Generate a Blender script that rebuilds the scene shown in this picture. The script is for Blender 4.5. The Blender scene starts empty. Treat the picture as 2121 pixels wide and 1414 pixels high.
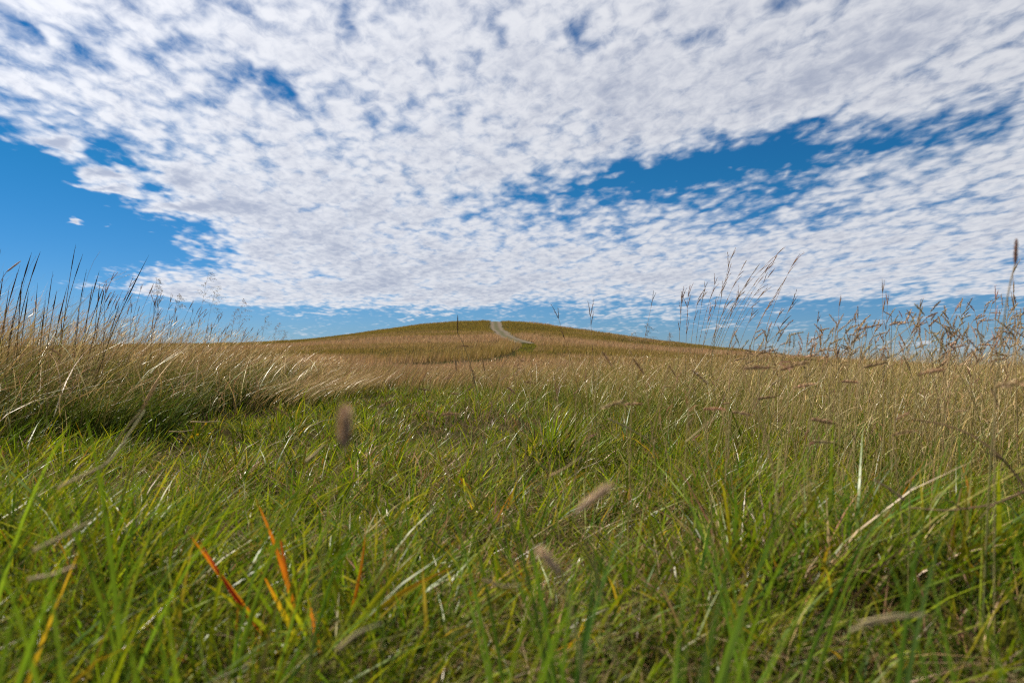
import bpy, math, random
import numpy as np
from mathutils import Vector, Matrix
R = math.radians
rng = np.random.default_rng(7)
random.seed(7)
scene = bpy.context.scene
COL = scene.collection

# ------------------------------------------------------------------ camera
EYE = 0.42
LENS = 28.0
FPX = LENS / 36.0 * 2121.0            # focal length in photograph pixels
HORIZON = 745.0                        # photograph row of the true horizon
PITCH = math.atan((HORIZON - 707.0) / FPX)
cam_d = bpy.data.cameras.new('camera')
cam = bpy.data.objects.new('camera', cam_d)
COL.objects.link(cam)
cam.location = (0, 0, EYE)
cam.rotation_euler = (R(90) + PITCH, 0, 0)
cam_d.lens = LENS
cam_d.sensor_width = 36.0
cam_d.clip_start = 0.02
cam_d.clip_end = 9000
cam_d.dof.use_dof = True
cam_d.dof.focus_distance = 5.0
cam_d.dof.aperture_fstop = 5.6
scene.camera = cam

# ------------------------------------------------------------------ view / render
scene.view_settings.view_transform = 'Standard'
scene.view_settings.look = 'None'
scene.view_settings.gamma = 1.0
scene.view_settings.exposure = 1.12
scene.view_settings.use_curve_mapping = False
scene.render.engine = 'CYCLES'
cy = scene.cycles
cy.max_bounces = 5
cy.diffuse_bounces = 2
cy.glossy_bounces = 2
cy.transmission_bounces = 3
cy.transparent_max_bounces = 4
cy.sample_clamp_indirect = 6.0
cy.use_denoising = False
cy.filter_width = 1.15

# ------------------------------------------------------------------ sun and sky
SUN_AZ, SUN_EL = -64.0, 46.0           # degrees; azimuth from +Y towards +X
sd = Vector((math.sin(R(SUN_AZ)) * math.cos(R(SUN_EL)), math.cos(R(SUN_AZ)) * math.cos(R(SUN_EL)), math.sin(R(SUN_EL))))
sun_d = bpy.data.lights.new('sun', 'SUN')
sun_d.energy = 5.0
sun_d.angle = R(0.53)
sun_d.color = (1.0, 0.92, 0.77)
sun = bpy.data.objects.new('sun', sun_d)
COL.objects.link(sun)
sun.rotation_euler = sd.to_track_quat('Z', 'Y').to_euler()
sun.location = (-20, 20, 30)

world = bpy.data.worlds.new('World')
scene.world = world
world.use_nodes = True
world.cycles.sampling_method = 'MANUAL'
world.cycles.sample_map_resolution = 512
nt = world.node_tree
nt.nodes.clear()

def nd(tree, kind, **kw):
    n = tree.nodes.new(kind)
    for k, v in kw.items():
        setattr(n, k, v)
    return n

def put(tree, sock, v):
    if isinstance(v, (int, float)):
        sock.default_value = v
    elif isinstance(v, (tuple, list)):
        sock.default_value = v
    else:
        tree.links.new(v, sock)

def ma(tree, op, a, b=None, c=None, clamp=False):
    n = nd(tree, 'ShaderNodeMath', operation=op, use_clamp=clamp)
    put(tree, n.inputs[0], a)
    if b is not None: put(tree, n.inputs[1], b)
    if c is not None: put(tree, n.inputs[2], c)
    return n.outputs[0]

def mixc(tree, f, a, b, mode='MIX'):
    n = nd(tree, 'ShaderNodeMix', data_type='RGBA', blend_type=mode)
    put(tree, n.inputs[0], f); put(tree, n.inputs[6], a); put(tree, n.inputs[7], b)
    return n.outputs[2]

def maprange(tree, v, a, b, c=0.0, d=1.0, kind='SMOOTHSTEP'):
    n = nd(tree, 'ShaderNodeMapRange', interpolation_type=kind)
    put(tree, n.inputs[0], v)
    for i, q in enumerate((a, b, c, d)): put(tree, n.inputs[1 + i], q)
    return n.outputs[0]

def noise(tree, vec, scale, detail, rough=0.5, dist=0.0, lac=2.0):
    n = nd(tree, 'ShaderNodeTexNoise', noise_dimensions='2D')
    put(tree, n.inputs['Vector'], vec)
    n.inputs['Scale'].default_value = scale
    n.inputs['Detail'].default_value = detail
    n.inputs['Roughness'].default_value = rough
    n.inputs['Lacunarity'].default_value = lac
    n.inputs['Distortion'].default_value = dist
    return n

def mapping(tree, vec, loc=(0, 0, 0), rot=0.0, sc=(1, 1, 1), kind='POINT'):
    n = nd(tree, 'ShaderNodeMapping', vector_type=kind)
    put(tree, n.inputs[0], vec)
    n.inputs[1].default_value = loc
    n.inputs[2].default_value = (0, 0, rot)
    n.inputs[3].default_value = sc
    return n.outputs[0]

def build_world():
    T = nt
    gen = nd(T, 'ShaderNodeTexCoord').outputs['Generated']
    sep = nd(T, 'ShaderNodeSeparateXYZ'); T.links.new(gen, sep.inputs[0])
    x, y, z = sep.outputs
    sky = nd(T, 'ShaderNodeTexSky', sky_type='NISHITA', sun_disc=False)
    sky.sun_elevation = R(SUN_EL)
    sky.sun_rotation = R(SUN_AZ % 360)
    sky.altitude = 900
    sky.air_density = 1.0
    sky.dust_density = 0.1
    sky.ozone_density = 3.0
    hsv = nd(T, 'ShaderNodeHueSaturation')
    hsv.inputs['Hue'].default_value = 0.5
    hsv.inputs['Saturation'].default_value = 1.28
    hsv.inputs['Value'].default_value = 0.88
    T.links.new(sky.outputs[0], hsv.inputs['Color'])
    tint = mixc(T, maprange(T, z, 0.0, 0.22, kind='LINEAR'), (0.40, 0.55, 0.92, 1), (0.20, 0.66, 0.80, 1))
    skyc = mixc(T, 1.0, hsv.outputs[0], tint, 'MULTIPLY')
    # the cloud layer is a flat sheet overhead: direction -> position on the sheet
    zz = ma(T, 'ADD', ma(T, 'MAXIMUM', z, 0.0), 0.11)
    cu = ma(T, 'DIVIDE', x, zz)
    cv = ma(T, 'MULTIPLY', ma(T, 'DIVIDE', y, zz), 0.58)
    P = nd(T, 'ShaderNodeCombineXYZ'); put(T, P.inputs[0], cu); put(T, P.inputs[1], cv)
    P = P.outputs[0]
    # compass bearing and height in the sky, degrees
    az = ma(T, 'MULTIPLY', ma(T, 'ARCTAN2', x, y), 180 / math.pi)
    el = ma(T, 'MULTIPLY', ma(T, 'ARCSINE', z), 180 / math.pi)
    # ragged edges: the bearing is disturbed by sheet noise
    wn = noise(T, P, 2.6, 4.0, 0.62)
    sw = nd(T, 'ShaderNodeSeparateColor'); T.links.new(wn.outputs['Color'], sw.inputs[0])
    azw = ma(T, 'ADD', az, ma(T, 'MULTIPLY', ma(T, 'SUBTRACT', sw.outputs[0], 0.5), 7.0))
    elw = ma(T, 'ADD', el, ma(T, 'MULTIPLY', ma(T, 'SUBTRACT', sw.outputs[1], 0.5), 2.6))
    A = nd(T, 'ShaderNodeCombineXYZ'); put(T, A.inputs[0], azw); put(T, A.inputs[1], elw); A = A.outputs[0]
    cov = None
    def blob(azd, eld, ra, re, rot, w):
        nonlocal cov
        m = mapping(T, A, (azd, eld, 0), R(rot), (ra, re, 1), 'TEXTURE')
        g = nd(T, 'ShaderNodeTexGradient', gradient_type='QUADRATIC_SPHERE')
        T.links.new(m, g.inputs[0])
        g = ma(T, 'MULTIPLY', g.outputs[1], w)
        cov = g if cov is None else ma(T, 'ADD', cov, g)
    for b in CLOUD_BLOBS: blob(*b)
    # the sheet is combed along one wind direction
    Q = mapping(T, P, (0, 0, 0), R(34), (1, 1, 1))
    big = noise(T, mapping(T, Q, (3.1, 1.7, 0), 0, (0.5, 1, 1)), 1.1, 2.0, 0.5).outputs[0]
    med = noise(T, mapping(T, Q, (0.4, 5.2, 0), 0, (0.58, 1.0, 1)), 5.6, 4.0, 0.58, 0.3).outputs[0]
    vn = nd(T, 'ShaderNodeTexVoronoi', voronoi_dimensions='2D', feature='SMOOTH_F1')
    wv = noise(T, Q, 9.0, 2.0, 0.6)
    vadd = nd(T, 'ShaderNodeVectorMath', operation='MULTIPLY_ADD')
    T.links.new(wv.outputs['Color'], vadd.inputs[0]); vadd.inputs[1].default_value = (0.13, 0.11, 0); T.links.new(Q, vadd.inputs[2])
    vm = mapping(T, vadd.outputs[0], (0, 0, 0), 0, (0.9, 1.0, 1))
    T.links.new(vm, vn.inputs['Vector']); vn.inputs['Scale'].default_value = 15.5
    vn.inputs['Smoothness'].default_value = 0.7
    cell = ma(T, 'SUBTRACT', 0.55, vn.outputs['Distance'])
    fine = noise(T, mapping(T, Q, (0, 0, 0), 0, (0.88, 1, 1)), 24.0, 4.5, 0.60, 0.25).outputs[0]
    d = ma(T, 'ADD', 0.60, cov)
    d = ma(T, 'MULTIPLY_ADD', ma(T, 'SUBTRACT', big, 0.5), 0.8, d)
    d = ma(T, 'MULTIPLY_ADD', ma(T, 'SUBTRACT', med, 0.5), 1.25, d)
    d = ma(T, 'MULTIPLY_ADD', cell, 0.85, d)
    d = ma(T, 'MULTIPLY_ADD', ma(T, 'SUBTRACT', fine, 0.5), 0.70, d)
    low = maprange(T, elw, 3.3, 4.7)                       # the sheet thins out towards the horizon
    d = ma(T, 'SUBTRACT', d, ma(T, 'MULTIPLY', ma(T, 'SUBTRACT', 1.0, low), 0.92))
    alpha = maprange(T, d, -0.10, 0.95)
    alpha = ma(T, 'MULTIPLY', alpha, maprange(T, z, 0.0, 0.02))
    alpha = ma(T, 'MULTIPLY', alpha, 0.93)
    # thick cells carry grey-blue bases, thin ones glow white
    sh = ma(T, 'ADD', ma(T, 'MULTIPLY', ma(T, 'SUBTRACT', d, 0.62), 0.75), ma(T, 'MULTIPLY', ma(T, 'SUBTRACT', fine, 0.5), -1.5))
    sh = ma(T, 'ADD', sh, ma(T, 'MULTIPLY', cell, -0.7))
    sh = maprange(T, sh, -0.25, 0.75)
    dot = nd(T, 'ShaderNodeVectorMath', operation='DOT_PRODUCT')
    T.links.new(gen, dot.inputs[0]); dot.inputs[1].default_value = sd
    fwd = ma(T, 'POWER', ma(T, 'MAXIMUM', dot.outputs['Value'], 0.0), 3.0)
    cc = mixc(T, sh, (7.6, 7.7, 8.1, 1), (3.9, 4.3, 5.4, 1))
    gain = nd(T, 'ShaderNodeCombineColor')
    gv = ma(T, 'MULTIPLY_ADD', fwd, 0.60, 0.92)
    for i in range(3): put(T, gain.inputs[i], gv)
    cc = mixc(T, 1.0, cc, gain.outputs[0], 'MULTIPLY')
    outc = mixc(T, alpha, skyc, cc)
    bg = nd(T, 'ShaderNodeBackground'); bg.inputs[1].default_value = SKY_STRENGTH
    T.links.new(outc, bg.inputs[0])
    o = nd(T, 'ShaderNodeOutputWorld'); T.links.new(bg.outputs[0], o.inputs[0])

SKY_STRENGTH = 0.05
def sky_deg(px, py):
    X = (px - 1060.5) / FPX; Z = (HORIZON - py) / FPX
    a = math.atan(X)
    return math.degrees(a), math.degrees(math.atan(Z * math.cos(a)))
CLOUD_BLOBS = []
for (px, py, rx, ry, rot, w) in [
    # open blue in the west
    (20, 450, 560, 190, -8, -2.2), (300, 500, 330, 130, 0, -1.5), (0, 590, 420, 110, 0, -1.5),
    (-400, 470, 700, 260, 0, -2.0), (250, 330, 330, 80, -22, -0.9), (60, 330, 420, 120, -10, -1.5),
    # gap in the east and the speckled sheet below it
    (1430, 340, 480, 95, 9, -0.95), (1680, 320, 560, 110, 6, -0.95), (2000, 290, 420, 110, 10, -0.3),
    (1200, 400, 460, 90, 14, -0.55), (1560, 440, 800, 190, 0, -0.50),
    # small holes
    (50, 60, 130, 110, 0, -0.6), (540, 175, 210, 80, 0, -0.75), (800, 290, 260, 120, -20, -0.25), (900, 480, 180, 40, 0, -0.35),
    # dense sheets
    (620, 90, 800, 130, 0, 0.25), (1300, 180, 900, 200, 0, 0.35), (700, 480, 560, 170, 0, 0.30), (1500, 560, 900, 110, 0, 0.25),
    (1800, 120, 600, 180, 12, 0.45), (760, 600, 700, 50, 0, 0.45), (700, 630, 420, 26, 0, 0.5), (330, 600, 260, 40, 0, 0.6),
    # stray wisps
    (90, 292, 170, 36, 0, 2.2), (225, 350, 150, 40, -6, 1.9), (225, 388, 120, 26, 0, 2.0), (150, 460, 90, 26, 0, 2.3),
    (370, 355, 120, 45, -10, 1.2), (400, 430, 280, 40, 4, 1.5), (230, 457, 30, 12, 0, 1.4),
    # streaks above the skyline
    (1330, 648, 430, 26, 2, 0.75), (1500, 672, 700, 22, 0, 0.5), (650, 649, 170, 12, 0, 0.9), (880, 652, 160, 10, 0, 1.0),
    (1900, 722, 700, 16, 0, 0.8), (1200, 683, 500, 14, 0, 0.4), (800, 700, 500, 20, 0, 0.5),
]:
    a, e = sky_deg(px, py)
    CLOUD_BLOBS.append((a, e, math.degrees(rx / FPX) * math.cos(R(a)) ** 2, math.degrees(ry / FPX) * math.cos(R(a)), rot, w))
build_world()

# ------------------------------------------------------------------ helpers
def at(px, py, d):
    """a spot in the field: bearing and height of a photograph pixel, d metres ahead"""
    X = (px - 1060.5) / FPX; Zc = (707.0 - py) / FPX
    yy = math.cos(PITCH) - Zc * math.sin(PITCH)
    z = math.sin(PITCH) + Zc * math.cos(PITCH)
    return np.array([X * d / yy, d, EYE + z * d / yy])

def vnoise(x, y, s, seed=0):
    """smooth value noise, 0..1"""
    x = np.asarray(x, float) * s + seed * 17.31; y = np.asarray(y, float) * s + seed * 9.77
    xi = np.floor(x); yi = np.floor(y); fx = x - xi; fy = y - yi
    fx = fx * fx * (3 - 2 * fx); fy = fy * fy * (3 - 2 * fy)
    def h(a, b):
        v = np.sin(a * 127.1 + b * 311.7 + seed * 5.3) * 43758.5453
        return v - np.floor(v)
    return (h(xi, yi) * (1 - fx) + h(xi + 1, yi) * fx) * (1 - fy) + (h(xi, yi + 1) * (1 - fx) + h(xi + 1, yi + 1) * fx) * fy

def sstep(a, b, x):
    t = np.clip((np.asarray(x, float) - a) / (b - a), 0, 1)
    return t * t * (3 - 2 * t)

# ------------------------------------------------------------------ terrain
RIDGE_Y = 185.0
_rpx = np.array([-900, -300, 0, 200, 400, 520, 660, 750, 850, 930, 1020, 1090, 1180, 1290, 1400, 1500, 1600, 1800, 2100, 2600])
_rpy = np.array([745, 735, 722, 715, 711, 708, 704, 691, 673.5, 664, 661, 663, 676, 694, 713, 731, 751, 775, 790, 800])
_rx = (_rpx - 1060.5) / FPX * RIDGE_Y
_rz = EYE + (HORIZON - _rpy) / FPX * RIDGE_Y - 0.25
def ridge(x):
    r = 0
    for k, o in ((0.5, 0), (0.25, -4), (0.25, 4)):
        r = r + k * np.interp(np.asarray(x) + o, _rx, _rz)
    return r
def ground(x, y):
    x = np.asarray(x, float); y = np.asarray(y, float)
    t = np.clip((y - 42) / (RIDGE_Y - 42), 0, 1)
    s = t ** 1.3
    dip = -0.55 * sstep(9, 42, y) - 0.25 * sstep(0, 30, x) * sstep(8, 40, y)
    z = dip * (1 - s) + ridge(x * (1 + 0.0 * y)) * s
    z = z - np.clip(y - RIDGE_Y, 0, None) ** 1.25 * 0.012
    z = z - 0.02 * np.clip(np.abs(x) - 150, 0, None)
    # undulation on the slopes
    z = z + (vnoise(x, y, 1 / 22.0, 3) - 0.5) * 0.9 * sstep(50, 90, y) + (vnoise(x, y, 1 / 7.0, 4) - 0.5) * 0.2 * sstep(30, 60, y)
    # hummocks close by
    z = z + (vnoise(x, y, 1.1, 1) - 0.5) * 0.045 + (vnoise(x, y, 3.3, 2) - 0.5) * 0.02
    return z

EDGE_L = -2.1
def edge_r(y):
    return np.interp(y, [0, 1.9, 3.2, 4.7, 9, 11], [1.5, 1.15, 0.85, 0.6, -0.7, -1.3])

# ------------------------------------------------------------------ materials
def leaf_material(name, rough=0.42, trans=0.38, gloss=0.05, vary=0.35, scale=60.0, through=(1.15, 1.05, 0.8, 1)):
    m = bpy.data.materials.new(name); m.use_nodes = True
    T = m.node_tree; T.nodes.clear()
    at_ = nd(T, 'ShaderNodeAttribute', attribute_name='col')
    g = nd(T, 'ShaderNodeNewGeometry')
    n = nd(T, 'ShaderNodeTexNoise'); T.links.new(g.outputs['Position'], n.inputs['Vector'])
    n.inputs['Scale'].default_value = scale; n.inputs['Detail'].default_value = 1.0
    f = ma(T, 'MULTIPLY_ADD', n.outputs[0], vary * 2, 1 - vary)
    cc = nd(T, 'ShaderNodeCombineColor')
    for i in range(3): put(T, cc.inputs[i], f)
    c = mixc(T, 1.0, at_.outputs['Color'], cc.outputs[0], 'MULTIPLY')
    ct = mixc(T, 1.0, c, through, 'MULTIPLY')
    df = nd(T, 'ShaderNodeBsdfDiffuse'); T.links.new(c, df.inputs[0])
    tr = nd(T, 'ShaderNodeBsdfTranslucent'); T.links.new(ct, tr.inputs[0])
    gl = nd(T, 'ShaderNodeBsdfGlossy'); gl.inputs['Roughness'].default_value = rough
    gl.inputs['Color'].default_value = (1, 1, 1, 1)
    m1 = nd(T, 'ShaderNodeMixShader'); m1.inputs[0].default_value = trans
    T.links.new(df.outputs[0], m1.inputs[1]); T.links.new(tr.outputs[0], m1.inputs[2])
    lw = nd(T, 'ShaderNodeFresnel'); lw.inputs[0].default_value = 1.42
    fac = ma(T, 'MULTIPLY', lw.outputs[0], gloss * 0.7, clamp=True)
    m2 = nd(T, 'ShaderNodeMixShader'); T.links.new(fac, m2.inputs[0])
    T.links.new(m1.outputs[0], m2.inputs[1]); T.links.new(gl.outputs[0], m2.inputs[2])
    o = nd(T, 'ShaderNodeOutputMaterial'); T.links.new(m2.outputs[0], o.inputs[0])
    return m
M_GRASS = leaf_material('green_grass_blades', 0.40, 0.42, 0.028, through=(1.6, 1.4, 0.5, 1))
M_DRY = leaf_material('dry_grass_stalks', 0.38, 0.25, 0.055)
M_HEAD = leaf_material('dry_seed_heads', 0.6, 0.18, 0.015, 0.3, 300.0)
M_FAR = leaf_material('hillside_grass', 0.6, 0.25, 0.012, 0.25, 1.5)

def soil_material():
    m = bpy.data.materials.new('soil_and_thatch'); m.use_nodes = True
    T = m.node_tree; b = T.nodes['Principled BSDF']
    g = nd(T, 'ShaderNodeNewGeometry').outputs['Position']
    n1 = noise(T, g, 30.0, 5, 0.65).outputs[0]; n2 = noise(T, g, 0.35, 4, 0.6).outputs[0]
    c1 = mixc(T, maprange(T, n1, 0.35, 0.65), (0.014, 0.011, 0.006, 1), (0.038, 0.029, 0.014, 1))
    c = mixc(T, maprange(T, n2, 0.4, 0.6), c1, (0.026, 0.026, 0.009, 1))
    T.links.new(c, b.inputs['Base Color']); b.inputs['Roughness'].default_value = 0.95
    b.inputs['Specular IOR Level'].default_value = 0.0
    bp = nd(T, 'ShaderNodeBump'); bp.inputs['Strength'].default_value = 0.6; bp.inputs['Distance'].default_value = 0.02
    T.links.new(n1, bp.inputs['Height']); T.links.new(bp.outputs[0], b.inputs['Normal'])
    return m
def track_material():
    m = bpy.data.materials.new('packed_dirt'); m.use_nodes = True
    T = m.node_tree; b = T.nodes['Principled BSDF']
    g = nd(T, 'ShaderNodeNewGeometry').outputs['Position']
    a_ = nd(T, 'ShaderNodeAttribute', attribute_name='col')
    n1 = noise(T, g, 2.2, 6, 0.7).outputs[0]
    f = ma(T, 'MULTIPLY_ADD', n1, 0.9, 0.55)
    cc = nd(T, 'ShaderNodeCombineColor')
    for i in range(3): put(T, cc.inputs[i], f)
    c = mixc(T, 1.0, a_.outputs['Color'], cc.outputs[0], 'MULTIPLY')
    T.links.new(c, b.inputs['Base Color']); b.inputs['Roughness'].default_value = 0.95
    b.inputs['Specular IOR Level'].default_value = 0.1
    return m

# ------------------------------------------------------------------ mesh helpers
def make_mesh(name, V, F, C, mat, smooth=True):
    """V (n,3) points, F (m,3) triangles, C (n,3) colours"""
    V = np.ascontiguousarray(V, np.float32); F = np.ascontiguousarray(F, np.int32)
    me = bpy.data.meshes.new(name)
    me.vertices.add(len(V)); me.vertices.foreach_set('co', V.ravel())
    me.loops.add(F.size); me.loops.foreach_set('vertex_index', F.ravel())
    me.polygons.add(len(F)); me.polygons.foreach_set('loop_start', np.arange(0, F.size, 3, dtype=np.int32))
    if smooth: me.polygons.foreach_set('use_smooth', np.ones(len(F), bool))
    me.update(calc_edges=True)
    ca = me.color_attributes.new('col', 'FLOAT_COLOR', 'POINT')
    c4 = np.ones((len(V), 4), np.float32); c4[:, :3] = C
    ca.data.foreach_set('color', c4.ravel())
    me.materials.append(mat)
    return me

def link(name, me, parent=None, loc=(0, 0, 0), label=None, cat=None, group=None, kind=None):
    o = bpy.data.objects.new(name, me); COL.objects.link(o)
    o.location = loc
    if parent is not None: o.parent = parent
    if label: o['label'] = label
    if cat: o['category'] = cat
    if group: o['group'] = group
    if kind: o['kind'] = kind
    return o

def blades(base, h, w, az, bend, lean, c0, c1, segs, yaw=None, taper=1.6, cpow=1.0, curl=2.0):
    """arrays -> geometry of n blades. bend = sideways throw / height, lean = straight tilt / height, az = direction it throws to"""
    n = len(base)
    h = np.broadcast_to(h, (n,)); w = np.broadcast_to(w, (n,))
    dirx, diry = np.cos(az), np.sin(az)
    if yaw is None: yaw = rng.uniform(0, 2 * np.pi, n)
    sx, sy = np.cos(yaw), np.sin(yaw)
    t = np.linspace(0, 1, segs + 1)
    L = []; C = []
    for i, ti in enumerate(t):
        off = h * (lean * ti + bend * ti ** curl)
        zz = h * (ti - 0.35 * np.minimum(bend, 1.6) * ti ** (curl + 0.5))
        cx = base[:, 0] + dirx * off; cyy = base[:, 1] + diry * off; cz = base[:, 2] + zz
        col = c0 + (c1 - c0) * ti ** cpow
        if i < segs:
            ww = 0.5 * w * (1 - ti ** taper) * (0.75 + 0.25 * min(1, ti * 4 + 0.2))
            L.append(np.stack([cx - sx * ww, cyy - sy * ww, cz], 1)); L.append(np.stack([cx + sx * ww, cyy + sy * ww, cz], 1))
            C.append(col); C.append(col)
        else:
            L.append(np.stack([cx, cyy, cz], 1)); C.append(col)
    k = 2 * segs + 1
    V = np.stack(L, 1).reshape(n * k, 3); CC = np.stack(C, 1).reshape(n * k, 3)
    f = []
    for i in range(segs - 1):
        a = 2 * i
        f += [(a, a + 1, a + 3), (a, a + 3, a + 2)]
    a = 2 * (segs - 1); f.append((a, a + 1, a + 2))
    f = np.array(f)
    F = (f[None] + (np.arange(n) * k)[:, None, None]).reshape(-1, 3)
    return V, F, CC

def joined(parts):
    Vs, Fs, Cs = [], [], []; o = 0
    for V, F, C in parts:
        Vs.append(V); Fs.append(F + o); Cs.append(C); o += len(V)
    return np.concatenate(Vs), np.concatenate(Fs), np.concatenate(Cs)

def scatter(n, d0, d1, a=1.0, half=0.74, extra=0.9):
    """spots over the part of the field in front of the viewer (and some way to the sides); a = 2 even, 1 thinning as 1/d"""
    u = rng.random(n)
    d = (d0 ** a + u * (d1 ** a - d0 ** a)) ** (1 / a) if a != 0 else d0 * (d1 / d0) ** u
    x = rng.uniform(-1, 1, n) * (half * d + extra)
    return x, d

def tufted(x, y, per, sig, loose=0.25):
    """gather scattered blades into tussocks: most move to one of n / per crowns and lean away from its middle"""
    n = len(x); m = max(1, n // per)
    o = np.argsort(y); own = np.empty(n, int)
    # every blade joins a crown at about its own distance, so the thinning with distance is kept
    cen = np.sort(rng.choice(n, m, replace=False)); blk = np.minimum((np.arange(n) * m) // n, m - 1)
    own[o] = o[cen][blk]
    size = 0.5 + rng.random(n)[own]
    ox = rng.normal(0, 1, n) * sig * size; oy = rng.normal(0, 1, n) * sig * size
    free = rng.random(n) < loose
    X = np.where(free, x, x[own] + ox); Y = np.where(free, y, y[own] + oy)
    out = np.arctan2(oy, ox + 0.35 * sig)
    az = np.where(free, rng.uniform(0, 6.28, n), out + rng.normal(0, 0.5, n))
    tone = 0.72 + 0.56 * rng.random(n)[own]; tall = 0.65 + 0.75 * rng.random(n)[own]
    return X, Y, az, np.where(free, 1.0, tone), np.where(free, 0.7, tall)

def palette(n, cols, jit=0.18):
    cols = np.array([c[:3] for c in cols], float); 
    wts = None
    i = rng.integers(0, len(cols), n)
    c = cols[i] * (1 + rng.normal(0, jit, (n, 1))) * (1 + rng.normal(0, jit * 0.35, (n, 3)))
    return np.clip(c, 0.004, 0.9)

GREENS = [(0.080, 0.130, 0.007), (0.125, 0.172, 0.009), (0.045, 0.090, 0.007), (0.170, 0.205, 0.014), (0.100, 0.118, 0.007), (0.052, 0.098, 0.016)]
OLIVES = [(0.130, 0.130, 0.024), (0.100, 0.112, 0.019), (0.170, 0.155, 0.036), (0.080, 0.096, 0.017)]
STRAWS = [(0.43, 0.32, 0.165), (0.33, 0.235, 0.12), (0.24, 0.165, 0.085), (0.52, 0.42, 0.24), (0.19, 0.12, 0.07)]
RUSTS = [(0.26, 0.16, 0.095), (0.31, 0.20, 0.125), (0.37, 0.255, 0.165), (0.19, 0.115, 0.07)]

# ------------------------------------------------------------------ ground sheet
def build_ground():
    ys = np.concatenate([-np.geomspace(1, 400, 14)[::-1], np.arange(-0.8, 12, 0.2), np.geomspace(12, 60, 55), np.linspace(62, 230, 85), np.geomspace(235, 4000, 24)])
    xs = np.concatenate([np.arange(0, 6, 0.22), np.geomspace(6, 30, 26)[0:], np.linspace(32, 130, 45), np.geomspace(136, 3000, 22)])
    xs = np.concatenate([-xs[:0:-1], xs])
    X, Y = np.meshgrid(xs, ys)
    Z = ground(X, Y)
    V = np.stack([X, Y, Z], -1).reshape(-1, 3)
    ny, nx = X.shape
    i = (np.arange(ny - 1)[:, None] * nx + np.arange(nx - 1)[None]).ravel()
    F = np.concatenate([np.stack([i, i + 1, i + nx + 1], 1), np.stack([i, i + nx + 1, i + nx], 1)])
    me = make_mesh('ground', V, F, np.full((len(V), 3), 0.05), soil_material())
    link('ground', me, label='grassland soil rising to a low rounded hill', kind='structure')
build_ground()

# ------------------------------------------------------------------ dirt track up the hill
def ground_hit(px, py):
    lo = None
    for d in np.arange(50, 186, 0.5):
        p = at(px, py, d)
        if p[2] <= ground(p[0], p[1]) + 0.05: return p[0], p[1]
    return p[0], 185.0
TRACK = np.array([ground_hit(*q) for q in [(880, 752), (960, 749), (1030, 744), (1078, 733), (1093, 722), (1096, 714), (1078, 707), (1055, 700), (1040, 690), (1028, 678), (1026, 668)]] + [(-3.8, 186.0), (-3.9, 196.0)])
def smooth_line(P, n):
    P = np.asarray(P, float)
    s = np.concatenate([[0], np.cumsum(np.linalg.norm(np.diff(P, axis=0), axis=1))])
    q = np.linspace(0, s[-1], n)
    L = np.stack([np.interp(q, s, P[:, k]) for k in range(P.shape[1])], 1)
    for _ in range(6):
        L[1:-1] = 0.25 * L[:-2] + 0.5 * L[1:-1] + 0.25 * L[2:]
    return L
TRK = smooth_line(TRACK, 120)
def track_dist(x, y):
    """distance from the track's middle and how far along it, 0..1"""
    best = np.full(len(x), 1e9); along = np.zeros(len(x))
    for i in range(len(TRK)):
        d = np.hypot(x - TRK[i, 0], y - TRK[i, 1])
        m = d < best; best[m] = d[m]; along[m] = i / (len(TRK) - 1)
    return best, along
DIRT_FROM = 0.27
def build_track():
    TR = TRK[int(len(TRK) * DIRT_FROM):]
    tn = np.gradient(TR, axis=0); tn /= np.linalg.norm(tn, axis=1)[:, None]
    nn = np.stack([-tn[:, 1], tn[:, 0]], 1)
    offs = np.linspace(-1.3, 1.3, 13)
    V = []; C = []
    for j, o in enumerate(offs):
        jag = (vnoise(np.arange(len(TR)), o * 3, 0.7, 8) - 0.5) * (0.9 if abs(o) > 1.0 else 0.25)
        p = TR + nn * (o + jag)[:, None]
        rut = math.exp(-((abs(o) - 0.75) / 0.32) ** 2)
        z = ground(p[:, 0], p[:, 1]) + 0.05 - 0.03 * rut
        V.append(np.stack([p[:, 0], p[:, 1], z], 1))
        dirt = np.array((0.088, 0.068, 0.050)); grass = np.array((0.046, 0.044, 0.018))
        a = rut ** 0.7
        C.append(np.tile(dirt * a + grass * (1 - a), (len(TR), 1)))
    V = np.stack(V, 1).reshape(-1, 3); C = np.stack(C, 1).reshape(-1, 3)
    n, k = len(TR), len(offs)
    i = (np.arange(n - 1)[:, None] * k + np.arange(k - 1)[None]).ravel()
    F = np.concatenate([np.stack([i, i + 1, i + k + 1], 1), np.stack([i, i + k + 1, i + k], 1)])
    me = make_mesh('path', V, F, C, track_material())
    link('path', me, label='two-rut dirt track winding up over the hill', kind='structure')
build_track()

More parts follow.
